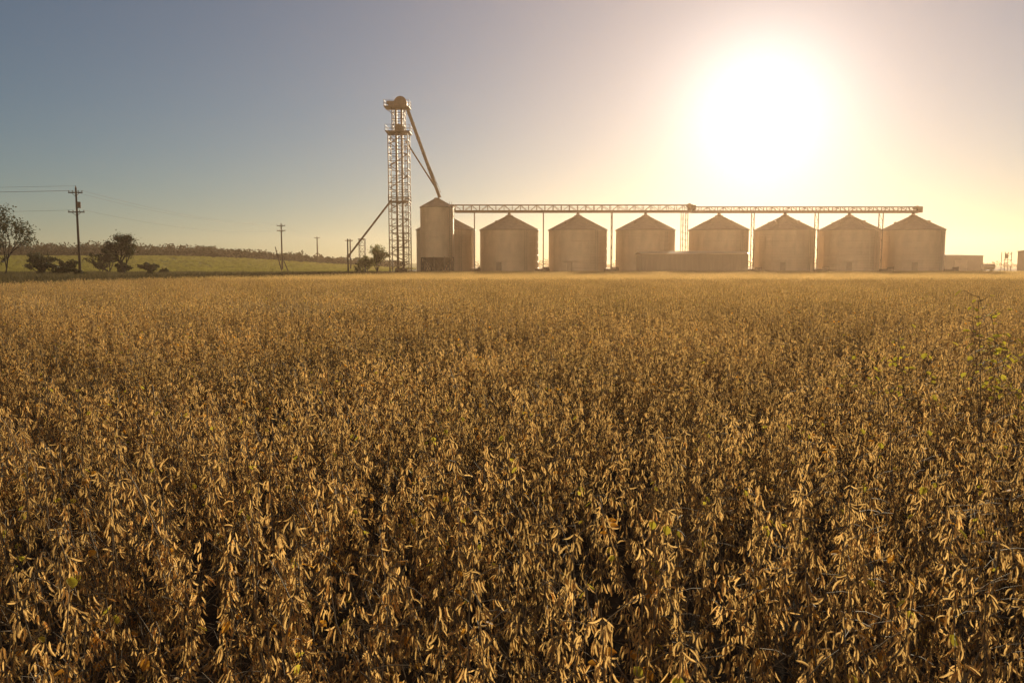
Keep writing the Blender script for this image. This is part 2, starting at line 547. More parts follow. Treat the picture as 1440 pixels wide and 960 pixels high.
# ------------------------------------------------------------------ grain bins
def grain_bin(loc, label):
    e = thing('grain_bin', label, 'grain bin', loc, group='row of steel grain bins')
    r = 5.4; H = 8.3; A = 11.05
    w = MB()
    prof = [(r + 0.12, 0.0), (r + 0.12, 0.25), (r, 0.25)]
    z = 0.25; k = 0
    while z < H - 0.01:
        z2 = min(z + 0.14, H)
        prof.append((r + (0.03 if k % 2 else 0.0), z2)); z = z2; k += 1
    w.lathe(prof, 96)
    for i in range(24):
        a = 2 * pi * i / 24 + 0.07
        c, s = math.cos(a), math.sin(a)
        w.box(((r + 0.04) * c, (r + 0.04) * s, H / 2 + 0.1), (0.06, 0.10, H - 0.3), rot=a)
    for zz in (1.3, 2.5, 3.7, 4.9, 6.1, 7.3):
        w.lathe([(r + .025, zz - .06), (r + .07, zz), (r + .025, zz + .06)], 96)
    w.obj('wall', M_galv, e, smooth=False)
    rf = MB()
    rf.lathe([(r + 0.05, H - 0.12), (r + 0.25, H - 0.05), (r + .2, H + .04), (0.75, A - 0.25)], 72)
    for i in range(36):
        a = 2 * pi * i / 36
        c, s = math.cos(a), math.sin(a)
        rf.beam(((r + .15) * c, (r + .15) * s, H + .09), (.8 * c, .8 * s, A - .22), .06, .07)
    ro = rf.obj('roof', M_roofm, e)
    cp = MB(); cp.lathe([(.75, A - .25), (.78, A - .05), (.35, A + .12), (.3, A + .35), (.0, A + .36)], 20)
    cp.obj('roof_cap', M_roofm, ro, smooth=False)
    for a in (0.9, 2.3, 3.9, 5.2):
        v = MB(); rr = 3.2; zz = H + (r - rr) / (r - .75) * (A - H - .25)
        cx, cy = rr * math.cos(a), rr * math.sin(a)
        v.lathe([(.24, zz - .1), (.24, zz + .35), (.34, zz + .35), (.34, zz + .48), (0, zz + .56)], 12, (cx, cy, 0))
        v.obj('roof_vent', M_roofm, ro)
    ld = MB(); a = -pi / 2 + 0.55
    c, s = math.cos(a), math.sin(a); tx, ty = -s, c
    for q in (-.25, .25):
        ld.beam(((r + .28) * c + tx * q, (r + .28) * s + ty * q, .4), ((r + .28) * c + tx * q, (r + .28) * s + ty * q, H + .5), .05)
    for i in range(26):
        zz = .6 + i * .3
        ld.beam(((r + .28) * c - tx * .25, (r + .28) * s - ty * .25, zz), ((r + .28) * c + tx * .25, (r + .28) * s + ty * .25, zz), .035)
    for i in range(8):
        zz = 2.4 + i * .75
        prev = None
        for j in range(7):
            b = -pi / 2 + pi * j / 6
            ex = .35 * math.sin(b); eo = .28 + .5 * math.cos(b)
            p = ((r + eo) * c + tx * ex, (r + eo) * s + ty * ex, zz)
            if prev: ld.beam(prev, p, .03)
            prev = p
    ld.obj('ladder', M_roofm, e)
    d = MB(); a = -pi / 2 - 0.35
    d.box(((r + .12) * math.cos(a), (r + .12) * math.sin(a), 1.5), (.14, .95, 1.7), rot=a)
    d.box(((r + .2) * math.cos(a), (r + .2) * math.sin(a), 1.5), (.06, .75, 1.5), 0, rot=a)
    d.obj('door', M_roofm, e)
    fn = MB(); a = -pi / 2 + 1.15
    c, s = math.cos(a), math.sin(a)
    fn.box(((r + .8) * c, (r + .8) * s, .75), (1.5, 1.1, .8), rot=a)
    fn.path([((r + 1.4) * c, (r + 1.4) * s, .85), ((r + 2.3) * c, (r + 2.3) * s, .85)], [.62, .62], n=16)
    fn.path([((r + 2.3) * c, (r + 2.3) * s, .85), ((r + 2.45) * c, (r + 2.45) * s, .85)], [.7, .7], n=16)
    fn.obj('aeration_fan', M_steel, e)
    return e
lab = 'round galvanised steel grain bin with conical roof under overhead conveyor'
b0 = grain_bin((-0.5, 150, 0), lab)
for x in (12.3, 24.9, 38.6, 50.9, 62.9, 74.8):
    l = lab
    if x in (24.9, 38.6): l = 'round galvanised steel grain bin standing behind low metal shed'
    copy_thing(b0, (x, 150, 0), 0, 1.0, l)
copy_thing(b0, (-12.6, 153, 0), 0, 1.02, 'round steel grain bin behind the taller hopper bin')

# ------------------------------------------------------------------ tall hopper bin
HB = thing('hopper_bin', 'tall narrow corrugated hopper bin on steel legs beside elevator tower', 'grain bin', (-13.3, 143, 0))
w = MB(); r = 2.95
prof = [(r, 3.2)]
z = 3.2; k = 0
while z < 11.99:
    z = min(z + .16, 12.0); k += 1
    prof.append((r + (.03 if k % 2 else 0), z))
w.lathe(prof, 64)
for i in range(20):
    a = 2 * pi * i / 20
    w.box(((r + .04) * math.cos(a), (r + .04) * math.sin(a), 7.6), (.06, .09, 8.7), rot=a)
for zz in (4.4, 5.6, 6.8, 8.0, 9.2, 10.4, 11.4):
    w.lathe([(r + .03, zz - .05), (r + .06, zz), (r + .03, zz + .05)], 64)
w.obj('wall', M_galv, HB)
w = MB(); w.lathe([(r + .05, 11.9), (r + .2, 11.95), (r + .15, 12.05), (.5, 13.45), (.5, 13.7), (0, 13.75)], 56)
for i in range(20):
    a = 2 * pi * i / 20
    w.beam(((r + .1) * math.cos(a), (r + .1) * math.sin(a), 12.1), (.5 * math.cos(a), .5 * math.sin(a), 13.5), .06, .07)
w.obj('roof', M_roofm, HB)
w = MB(); w.lathe([(r, 3.2), (.4, 1.1), (.35, .8)], 40); w.obj('hopper', M_dark, HB)
for i in range(10):
    a = 2 * pi * i / 10 + .2
    l = MB(); l.beam((2.85 * math.cos(a), 2.85 * math.sin(a), 0), (2.85 * math.cos(a), 2.85 * math.sin(a), 3.4), .22)
    l.obj('leg', M_dark, HB)
br = MB()
for i in range(10):
    a = 2 * pi * i / 10 + .2; b = 2 * pi * (i + 1) / 10 + .2
    for z0, z1 in ((.3, 3.0), (3.0, .3)):
        br.beam((2.85 * math.cos(a), 2.85 * math.sin(a), z0), (2.85 * math.cos(b), 2.85 * math.sin(b), z1), .08)
    br.beam((2.85 * math.cos(a), 2.85 * math.sin(a), 3.15), (2.85 * math.cos(b), 2.85 * math.sin(b), 3.15), .2)
br.obj('brace', M_dark, HB)
l = MB(); a = -pi / 2 + .9; c, s = math.cos(a), math.sin(a); tx, ty = -s, c
for q in (-.25, .25):
    l.beam((3.25 * c + tx * q, 3.25 * s + ty * q, .1), (3.25 * c + tx * q, 3.25 * s + ty * q, 12.9), .06)
for i in range(40):
    l.beam((3.25 * c - tx * .25, 3.25 * s - ty * .25, .4 + i * .3), (3.25 * c + tx * .25, 3.25 * s + ty * .25, .4 + i * .3), .035)
l.obj('ladder', M_steel, HB)

# ------------------------------------------------------------------ elevator tower
T = thing('grain_elevator_tower', 'tall steel lattice bucket elevator tower with platforms and spouts', 'grain elevator', (-19.9, 143, 0))
def lattice(mb, w, z0, z1, step, t=.14, br=.07, every=1):
    h = w / 2
    cs = [(-h, -h), (h, -h), (h, h), (-h, h)]
    for x, y in cs: mb.beam((x, y, z0), (x, y, z1), t)
    n = int(round((z1 - z0) / step)); st = (z1 - z0) / n
    for i in range(n + 1):
        z = z0 + i * st
        for k in range(4):
            a, b = cs[k], cs[(k + 1) % 4]
            mb.beam((a[0], a[1], z), (b[0], b[1], z), br * 1.7)
            if i < n:
                if (i + k) % 2: mb.beam((a[0], a[1], z), (b[0], b[1], z + st), br)
                else: mb.beam((b[0], b[1], z), (a[0], a[1], z + st), br)
mb = MB(); lattice(mb, 3.4, 0, 24.9, 1.25, .16, .055); mb.obj('lattice_frame', M_steel, T)
mb = MB(); lattice(mb, 2.1, 25.1, 29.3, 1.0, .13, .055); mb.obj('upper_frame', M_steel, T)
mb = MB()
for x in (-.5, .5):
    mb.box((x, .3, 15.0), (.34, .6, 29.0))
    for i in range(12): mb.box((x, .3, 2.2 + i * 2.3), (.44, .7, .1))
mb.box((0, .3, .7), (2.0, 1.1, 1.3))
mb.obj('elevator_casing', M_steel, T)
ld = MB()
for q in (-.3, .3): ld.beam((1.1 + q, -1.9, .3), (1.1 + q, -1.9, 25), .06)
for i in range(80): ld.beam((.8, -1.9, .6 + i * .3), (1.4, -1.9, .6 + i * .3), .035)
for i in range(27):
    zz = 2.4 + i * .85; prev = None
    for j in range(7):
        b = -pi / 2 + pi * j / 6
        p = (1.1 + .38 * math.sin(b), -1.9 - .6 * math.cos(b), zz)
        if prev: ld.beam(prev, p, .04)
        prev = p
ld.obj('caged_ladder', M_steel, T)
st = MB()
z = 0.2; d = 1
while z < 23.5:
    z2 = z + 1.9
    for q in (-1.35, -.75):
        st.beam((-1.45 * d, q, z), (1.45 * d, q, z2), .05, .08)
        st.beam((-1.45 * d, q, z + 1), (1.45 * d, q, z2 + 1), .035)
    for i in range(9):
        t = (i + .5) / 9
        st.box((-1.45 * d + 2.9 * d * t, -1.05, z + 1.9 * t), (.16, .6, .03))
    st.box((1.4 * d, -1.05, z2 + .0), (.5, 1.0, .06))
    z = z2; d = -d
st.obj('stair', M_steel, T)
def platform(x0, x1, y0, y1, z, name='platform'):
    p = MB()
    p.box(((x0 + x1) / 2, (y0 + y1) / 2, z), (x1 - x0, y1 - y0, .14))
    for zz in (.55, 1.1):
        for a, b in (((x0, y0), (x1, y0)), ((x1, y0), (x1, y1)), ((x1, y1), (x0, y1)), ((x0, y1), (x0, y0))):
            p.beam((a[0], a[1], z + zz), (b[0], b[1], z + zz), .045)
    for i in range(5):
        x = x0 + (x1 - x0) * i / 4
        for yy in (y0, y1): p.beam((x, yy, z), (x, yy, z + 1.1), .045)
    for i in range(4):
        yy = y0 + (y1 - y0) * i / 3
        for x in (x0, x1): p.beam((x, yy, z), (x, yy, z + 1.1), .045)
    for sx in (-1, 1):
        ex = x0 if sx < 0 else x1
        if abs(ex) > 1.3: 
            for yy in (y0 + .3, y1 - .3): p.beam((sx * 1.1, yy, z - 1.0), (ex, yy, z), .07)
    return p.obj(name, M_steel, T)
platform(-2.15, 2.1, -2.1, 2.1, 25.0)
platform(-2.4, 2.0, -1.6, 1.6, 29.3)
platform(-1.8, 1.8, -1.8, 1.8, 13.0)
hd = MB()
ringsV = []
n = 18
for yy in (-.7, .7):
    for i in range(n + 1):
        a = pi * i / n
        ringsV.append((.35 + 1.15 * math.cos(a), yy + .3, 30.05 + 1.2 * math.sin(a)))
    ringsV.append((.35 - 1.15, yy + .3, 29.40)); ringsV.append((.35 + 1.15, yy + .3, 29.40))
m_ = n + 3
fs = [tuple(range(m_)), tuple(range(2 * m_ - 1, m_ - 1, -1))]
for i in range(m_):
    j = (i + 1) % m_
    fs.append((i, i + m_, j + m_, j))
hd.add(ringsV, fs)
for yy in (-.45, 1.05):
    hd.path([(.35, yy, 30.05), (.35, yy + .08, 30.05)], [.8, .8], n=16)
hd.obj('elevator_head', M_steel, T)
mo = MB(); mo.box((-1.35, 0, 29.9), (.9, .8, .5)); mo.path([(-2.1, 0, 30.2), (-1.0, 0, 30.2)], [.32, .32], n=12); mo.box((-.8, -.1, 30.3), (.7, .25, .35)); mo.obj('drive_motor', M_dark, T)
hd = MB(); hd.box((.1, .2, 25.7), (1.6, 1.0, .8)); hd.path([(0, -.5, 26.1), (0, 1.0, 26.1)], [.4, .4], n=14); hd.obj('distributor', M_steel, T)
def spout(p0, p1, r, name='spout'):
    s = MB(); s.path([p0, p1], [r, r], n=12)
    P0 = Vector(p0); P1 = Vector(p1); L = (P1 - P0).length
    k = int(L / 3)
    for i in range(1, k + 1):
        q = P0.lerp(P1, i / (k + 1)); d = (P1 - P0).normalized() * .06
        s.path([q - d, q + d], [r * 1.25] * 2, n=12)
    return s.obj(name, M_steel, T)
spout((1.5, .2, 29.2), (7.1, 0, 13.75), .30)
spout((1.2, -.2, 23.6), (6.5, -.35, 15.3), .14)
spout((-1.5, 0, 13.3), (-9.2, 0, 3.6), .17)
tr = MB()
tr.beam((1.7, .2, 28.2), (7.3, 0, 14.6), .08)
for i in range(10):
    a = Vector((1.6, .2, 28.8)).lerp(Vector((7.1, 0, 13.9)), (i + .3) / 10)
    b = Vector((1.7, .2, 28.2)).lerp(Vector((7.3, 0, 14.6)), (i + .9) / 10)
    tr.beam(a, b, .05)
tr.obj('spout_truss', M_steel, T)

e = thing('spout_post', 'slim steel post carrying the end of the grain spout', 'post', (-29.3, 143, 0))
mb = MB(); mb.path([(0, 0, 0), (0, 0, 6.5)], [.15, .12], n=8); mb.obj('post', M_wood, e)
mb = MB(); mb.beam((-.5, 0, 6.2), (.6, 0, 6.2), .1); mb.box((.2, 0, 3.4), (.7, .6, .5)); mb.obj('bracket', M_steel, e)
e = thing('lattice_stand', 'small steel lattice stand beside the elevator tower', 'tower', (-26.9, 144, 0))
mb = MB(); lattice(mb, 1.0, 0, 6.4, 1.1, .09, .05); mb.obj('lattice_frame', M_steel, e)
mb = MB(); mb.box((0, 0, 6.5), (1.3, 1.3, .12)); mb.obj('top_plate', M_steel, e)

# ------------------------------------------------------------------ conveyor bridge
C = thing('conveyor_bridge', 'long steel truss conveyor walkway running above the grain bins', 'conveyor', (0, 150, 0))
def truss(x0, x1, z0, z1, wd, name):
    mb = MB()
    n = int(round((x1 - x0) / 1.5)); s = (x1 - x0) / n
    for yy in (-wd / 2, wd / 2):
        mb.beam((x0, yy, z0), (x1, yy, z0), .14, .16)
        mb.beam((x0, yy, z1), (x1, yy, z1), .12, .12)
        mb.beam((x0, yy, (z0 + z1) / 2 + .1), (x1, yy, (z0 + z1) / 2 + .1), .05, .05)
        for i in range(n + 1):
            x = x0 + i * s
            mb.beam((x, yy, z0), (x, yy, z1), .11)
            if i < n:
                if i % 2: mb.beam((x, yy, z0), (x + s, yy, z1), .08)
                else: mb.beam((x, yy, z1), (x + s, yy, z0), .08)
    for i in range(n + 1):
        mb.beam((x0 + i * s, -wd / 2, z0), (x0 + i * s, wd / 2, z0), .08)
    mb.obj(name, M_steel, C)
truss(-10.6, 33.5, 11.65, 12.95, 1.8, 'truss')
truss(33.5, 76.0, 11.60, 12.6, 1.8, 'truss')
mb = MB(); mb.box((11.4, .25, 11.9), (44, .7, .3)); mb.obj('conveyor_trough', M_steel, C)
mb = MB(); mb.box((54.8, .25, 11.85), (42.4, .7, .28)); mb.obj('conveyor_trough', M_steel, C)
mb = MB(); mb.box((33.5, .2, 12.5), (1.3, 1.4, .9)); mb.path([(32.9, -.8, 12.9), (32.9, 1.0, 12.9)], [.35, .35], n=12); mb.obj('drive_housing', M_steel, C)
mb = MB(); mb.box((75.9, .2, 12.2), (.7, 1.3, .9)); mb.path([(75.2, -.7, 12.5), (75.2, .7, 12.5)], [.3, .3], n=12); mb.obj('drive_housing', M_steel, C)
for x in (-7.0, 5.85, 18.6, 44.9, 56.8, 68.8):
    mb = MB()
    for yy in (-.85, .85): mb.beam((x, yy, 0), (x, yy, 11.6), .15)
    for i in range(6):
        z = .5 + i * 1.85
        mb.beam((x, -.85, z), (x, .85, z + 1.85), .06); mb.beam((x, -.85, z), (x, .85, z), .06)
    mb.obj('support', M_steel, C)
mb = MB()
for x in (31.7, 32.6):
    for yy in (-.85, .85): mb.beam((x, yy, 0), (x, yy, 11.6), .12)
for i in range(9):
    z = .4 + i * 1.24
    for yy in (-.85, .85):
        mb.beam((31.7, yy, z), (32.6, yy, z + 1.24), .05); mb.beam((31.7, yy, z), (32.6, yy, z), .05)
mb.obj('support', M_steel, C)
for x in (-0.5, 12.3, 24.9, 38.6, 50.9, 62.9, 74.8):
    mb = MB(); mb.path([(x, .1, 11.7), (x, 0, 11.35)], [.26, .22], n=10)
    mb.box((x, .25, 11.72), (.9, .9, .22))
    mb.obj('drop_spout', M_steel, C)
mb = MB(); mb.box((-11.3, 0, 12.4), (1.2, 1.3, 1.3)); mb.obj('inlet_housing', M_steel, C)

# ------------------------------------------------------------------ sheds
def shed(name, label, x0, x1, y0, y1, h, rise, mat, doors=()):
    e = thing(name, label, 'building', ((x0 + x1) / 2, (y0 + y1) / 2, 0))
    W = x1 - x0; D = y1 - y0
    mb = MB()
    mb.box((0, 0, h / 2), (W, D, h))
    n = int(W / .45)
    for i in range(n + 1):
        mb.box((-W / 2 + i * W / n, -D / 2 - .02, h / 2), (.07, .05, h - .1))
    mb.obj('wall', mat, e)
    rf = MB()
    ov = .25
    vs = [(-W/2-ov, -D/2-ov, h), (W/2+ov, -D/2-ov, h), (W/2+ov, 0, h+rise), (-W/2-ov, 0, h+rise), (W/2+ov, D/2+ov, h), (-W/2-ov, D/2+ov, h)]
    vs += [(x, y, z + .12) for x, y, z in vs]
    rf.add(vs, [(0,1,2,3), (3,2,4,5), (6,9,8,7), (9,11,10,8), (0,6,7,1), (5,4,10,11), (0,3,9,6), (3,5,11,9), (1,7,8,2), (2,8,10,4)])
    rf.obj('roof', M_galv if mat is M_bldg else mat, e)
    for dx, dw, dh in doors:
        d = MB(); d.box((dx, -D / 2 - .08, dh / 2), (dw, .08, dh))
        for k in range(int(dh / .5)): d.box((dx, -D / 2 - .13, .25 + k * .5), (dw - .1, .03, .05))
        d.obj('door', M_roofm, e)
    return e
shed('metal_shed', 'long low tan metal shed with shallow roof before grain bins', 22.3, 40.6, 137.6, 143.5, 3.7, .5, M_bldg, doors=((5.5, 1.1, 2.2),))
shed('warehouse', 'low brown metal warehouse on flat farmland', 136, 150, 255, 285, 4.9, .5, M_bldg2, doors=((0, 4, 3.5),))
shed('warehouse', 'dark brown warehouse building standing beside bare yard', 151.5, 175, 228, 240, 6.0, .4, M_bldg2, doors=((-6, 4, 4),))
e = thing('tank_stand', 'small steel frame stand with vertical pipes beside warehouse', 'frame', (123.5, 200, 0))
mb = MB()
for x in (-.8, .8):
    for yy in (-.7, .7): mb.beam((x, yy, 0), (x, yy, 5.2), .12)
for z in (1.6, 3.2, 4.8):
    mb.beam((-1.0, -.7, z), (1.0, -.7, z), .1); mb.beam((-.8, -.7, z - 1.5), (.8, -.7, z), .07)
mb.obj('frame', M_steel, e)
mb = MB(); mb.path([(0, 0, 3.6), (0, 0, 4.7)], [.4, .4], n=14); mb.obj('tank', M_steel, e)
e = thing('storage_tank', 'small horizontal steel storage tank on concrete cradles', 'tank', (128, 215, 0))
mb = MB(); mb.path([(-1.6, 0, 1.5), (-1.5, 0, 1.5), (1.5, 0, 1.5), (1.6, 0, 1.5)], [.5, .75, .75, .5], n=18); mb.obj('tank', M_roofm, e)
mb = MB(); mb.box((-1.0, 0, .4), (.3, 1.4, .8)); mb.obj('cradle', M_conc, e)
mb = MB(); mb.box((1.0, 0, .4), (.3, 1.4, .8)); mb.obj('cradle', M_conc, e)

# ------------------------------------------------------------------ utility poles and lines
def utility_pole(loc, H, arms, label, rz=0.0, rr=.19):
    e = thing('utility_pole', label, 'utility pole', loc, group='wooden utility poles along the farm road', rz=rz)
    mb = MB(); mb.path([(0, 0, 0), (0, 0, H * .5), (0, 0, H)], [rr, rr * .85, rr * .65], n=10); mb.obj('pole', M_wood, e, smooth=True)
    for z, w in arms:
        a = MB(); a.box((0, -.16, z), (w, .14, .16))
        a.beam((-w * .3, -.16, z), (0, -.14, z - .55), .05); a.beam((w * .3, -.16, z), (0, -.14, z - .55), .05)
        ao = a.obj('crossarm', M_wood, e)
        for q in (-.46, -.2, .2, .46):
            i_ = MB(); i_.lathe([(.03, z + .08), (.03, z + .14), (.09, z + .16), (.06, z + .21), (.09, z + .24), (.04, z + .3), (0, z + .31)], 8, (q * w, -.16, 0))
            i_.obj('insulator', M_dark, ao)
    i_ = MB(); i_.lathe([(.05, H), (.09, H + .1), (.05, H + .25), (0, H + .26)], 8); i_.obj('insulator', M_dark, e)
    return e
P1 = (-64.3, 119, 0)
e = utility_pole(P1, 13.2, ((12.45, 2.1), (9.6, 2.4)), 'tall wooden utility pole with two crossarms beside dark shrubs')
tb = MB(); tb.path([(.42, -.1, 10.2), (.42, -.1, 11.1)], [.24, .24], n=12); tb.obj('transformer', M_dark, e)
utility_pole((-60.6, 211, terr(-60.6, 211)), 12.2, ((11.7, 2.2), (10.4, 2.2)), 'wooden utility pole with crossarms at edge of green pasture', rr=.24)
utility_pole((-77, 317, terr(-77, 317)), 10.2, ((9.8, 2.4),), 'distant wooden utility pole standing on grassy rise', rr=.32)
utility_pole((-46, 228, terr(-46, 228)), 8.8, ((8.4, 1.6),), 'short wooden utility pole near grain elevator yard', rr=.24)
utility_pole((-125, 106, 0), 13.6, ((12.9, 2.1), (9.9, 2.4)), 'tall wooden utility pole with two crossarms')
for dx, ln in ((0, 'leaning grey timber post at pasture edge'), (1.6, 'leaning grey timber post at pasture edge')):
    e = thing('leaning_post', ln, 'post', (-55.2 + dx, 192, terr(-55, 192)), group='leaning timber posts')
    mb = MB(); mb.path([(0, 0, -.1), (-1.5 - dx * .2, 0, 6.1 - dx)], [.15, .11], n=8); mb.obj('post', M_wood, e)
    mb = MB(); mb.box((-1.2 - dx * .2, 0, 5.1 - dx), (.5, .12, .1)); mb.obj('crosspiece', M_wood, e)

def wire(a, b, sag, r=.022):
    a = Vector(a); b = Vector(b)
    mb = MB()
    pts_ = []
    for i in range(25):
        t = i / 24; p = a.lerp(b, t); p.z -= sag * 4 * t * (1 - t); pts_.append(p - a)
    mb.path(pts_, r, n=4, cap=False)
    o = mb.obj('power_line', M_wire, None, smooth=True, loc=a)
    o['label'] = 'thin sagging overhead power line between wooden poles'; o['category'] = 'power line'; o['group'] = 'overhead power lines'
def arm_pts(px, py, pz, z, w, qs): return [(px + q * w, py - .16, pz + z + .3) for q in qs]
A = arm_pts(*P1, 12.45, 2.1, (-.46, .46)) ; B = arm_pts(-125, 106, 0, 12.9, 2.1, (-.46, .46))
for a, b in zip(A, B): wire(a, b, .9, .013)
wire((P1[0], P1[1], 13.45), (-125, 106, 13.85), .9, .013)
A3 = arm_pts(*P1, 9.6, 2.4, (-.2,)); B3 = arm_pts(-125, 106, 0, 9.9, 2.4, (-.2,))
wire(A3[0], B3[0], .8, .013)
z2 = terr(-60.6, 211)
A2 = arm_pts(-60.6, 211, z2, 11.7, 2.2, (-.46, .46))
for a, b in zip(A, A2): wire(a, b, 1.4, .016)
wire(arm_pts(*P1, 9.6, 2.4, (.46,))[0], arm_pts(-60.6, 211, z2, 10.4, 2.2, (.46,))[0], 1.6, .016)
z3 = terr(-77, 317)
for q in (-.46, .46):
    wire(arm_pts(-60.6, 211, z2, 11.7, 2.2, (q,))[0], arm_pts(-77, 317, z3, 9.8, 2.4, (q,))[0], 1.2, .016)

# ------------------------------------------------------------------ trees and shrubs
def tree(loc, H, spread, seed, mat, label, name='tree', leaf=.16, per=26, trunk_h=.28, dens=1.0, cat='tree', group='trees and shrubs', width=1.0):
    rng = random.Random(seed)
    e = thing(name, label, cat, loc, group=group)
    tb = MB(); tips = []
    def grow(p, d, L, r, depth):
        pts_ = [p]; q = p; dd = d
        n = 3
        for i in range(n):
            dd = (dd + Vector((rng.gauss(0, .16), rng.gauss(0, .16), rng.gauss(.05, .08)))).normalized()
            q = q + dd * (L / n); pts_.append(q)
        tb.path(pts_, [r * (1 - .35 * i / n) for i in range(n + 1)], n=6 if depth < 2 else 4, cap=False)
        if depth >= 2:
            tips.extend([(pts_[2], depth), (pts_[-1], depth)])
        if depth >= 4: return
        k = rng.choice((2, 3, 3)) if depth > 0 else 5
        for _ in range(k):
            a = rng.uniform(0, 2 * pi); sp2 = rng.uniform(.4, .95) * spread
            nd = (dd + Vector((math.cos(a) * sp2, math.sin(a) * sp2, rng.uniform(-.1, .35)))).normalized()
            st_ = pts_[-1] if rng.random() < .6 else pts_[-2]
            grow(st_, nd, L * rng.uniform(.6, .82), r * .58, depth + 1)
    grow(Vector((0, 0, -.05)), Vector((rng.gauss(0, .05), rng.gauss(0, .05), 1)).normalized(), 1.0 * trunk_h, .015 if trunk_h > .2 else .010, 0)
    zmax = max(t[0].z for t in tips)
    s = (H * .95) / zmax; sw = s * width
    tb.v = [(x * sw, y * sw, z * s) for x, y, z in tb.v]
    tb.obj('trunk', M_bark, e, smooth=True)
    cr = MB()
    for tpt, dp in tips:
        if rng.random() > dens: continue
        c = Vector((tpt.x * sw, tpt.y * sw, tpt.z * s))
        cs = rng.uniform(.5, 1.2) * H * .045
        for _ in range(int(per * rng.uniform(.4, 1.3))):
            p = c + Vector((rng.gauss(0, cs), rng.gauss(0, cs), rng.gauss(0, cs * .7)))
            if p.z < .1: continue
            l = leaf * rng.uniform(.6, 1.3)
            u = Vector((rng.gauss(0, 1), rng.gauss(0, 1), rng.gauss(0, 1))).normalized()
            v = u.cross(Vector((rng.gauss(0, 1), rng.gauss(0, 1), rng.gauss(0, 1)))).normalized()
            cr.add([p - u * l, p + v * l * .5, p + u * l, p - v * l * .5], [(0, 1, 2, 3)])
    cr.obj('crown', mat, e)
    return e
tree((-60.6, 95, 0), 9.1, .85, 8, M_foliage, 'sparse dark deciduous tree with open crown above hedge', leaf=.13, per=13, dens=.72, width=.62, trunk_h=.20)
tree((-66.5, 100, 0), 6.2, 1.1, 4, M_foliage, 'dark leafy tree beside the field edge', leaf=.13, per=13)
tree((-55.6, 115, 0), 6.4, 1.25, 12, M_foliage, 'loose dark rounded small tree at field edge', leaf=.12, per=17, trunk_h=.14)
tree((-68.5, 132, 0), 4.8, 1.3, 22, M_foliage, 'small scraggly tree with thin crown', leaf=.12, per=12, trunk_h=.16)
tree((-23.3, 139, 0), 5.6, 1.1, 31, M_foliage2, 'light green bushy tree beside elevator tower', leaf=.12, per=20, trunk_h=.14, width=.9)
tree((-25.4, 141, 0), 3.6, 1.3, 33, M_foliage2, 'low light green bush beside elevator tower', name='shrub', leaf=.12, per=18, trunk_h=.1, cat='shrub')
k = 40
for x, y, h in ((-74, 112, 3.6), (-80, 118, 4.1), (-71, 105, 3.4), (-63, 108, 2.4), (-60, 122, 2.4), (-66, 118, 2.8), (-58, 104, 1.8),
                (-86, 126, 4.4), (-92, 133, 5.0), (-55, 126, 1.4), (-62, 92, 2.0), (-54, 99, 1.3), (-49, 108, 1.1),
                (-82, 140, 4.2), (-70, 140, 3.4), (-75, 128, 3.6), (-62, 138, 2.4)):
    tree((x, y, 0), h, 1.5, k, M_foliage, 'dark tangled shrub along the field margin', name='shrub', leaf=.13, per=15, trunk_h=.10, cat='shrub')
    k += 1

def woodland(name, label, trees, q, seed, qs):
    rng = np.random.default_rng(seed); V = []; F = []
    for (x, y, z0, h, w) in trees:
        nlobe = 5
        lobes = [(rng.normal(0, w * .35), rng.normal(0, w * .35), rng.uniform(.15, .85) * h, rng.uniform(.3, .55) * w) for _ in range(nlobe)]
        for _ in range(q):
            lx, ly, lz, lr = lobes[rng.integers(nlobe)]
            d = rng.normal(size=3); d /= np.linalg.norm(d); d *= lr * rng.uniform(.5, 1.0)
            p = np.array([x + lx + d[0], y + ly + d[1], z0 + max(.2, lz + d[2] * .8)])
            u = rng.normal(size=3); u /= np.linalg.norm(u); v = np.cross(u, rng.normal(size=3)); v /= np.linalg.norm(v)
            s = qs * rng.uniform(.5, 1.2); o = len(V)
            V += [tuple(p - u * s), tuple(p + v * s * .7), tuple(p + u * s), tuple(p - v * s * .7)]
            F.append((o, o + 1, o + 2, o + 3))
    me = arr_mesh(name, V, F, [0] * len(F), [M_wood_far], smooth=False)
    o = bpy.data.objects.new(name, me); COL.objects.link(o)
    o['kind'] = 'stuff'; o['label'] = label; o['category'] = 'woodland'
tl = []
NT = 520
for i in range(NT):
    x = -330 + 285 * (i / NT) + R.uniform(-2, 2); y = 305 + R.uniform(0, 30)
    f = sstep((-x - 60) / 120)
    h = (2.6 + 2.2 * f) * R.uniform(.8, 1.25)
    tl.append((x, y, terr(x, y) - .3, h, h * R.uniform(.8, 1.3)))
woodland('distant_wood', 'low dark green tree line along crest of pasture', tl, 150, 5, .45)
tl = []
for i in range(260):
    x = -80 + 900 * i / 260 + R.uniform(-3, 3); y = 700 + R.uniform(0, 80); h = R.uniform(3, 7)
    tl.append((x, y, 0, h, h * 1.4))
woodland('far_tree_line', 'very distant low tree line on flat horizon', tl, 60, 6, .9)

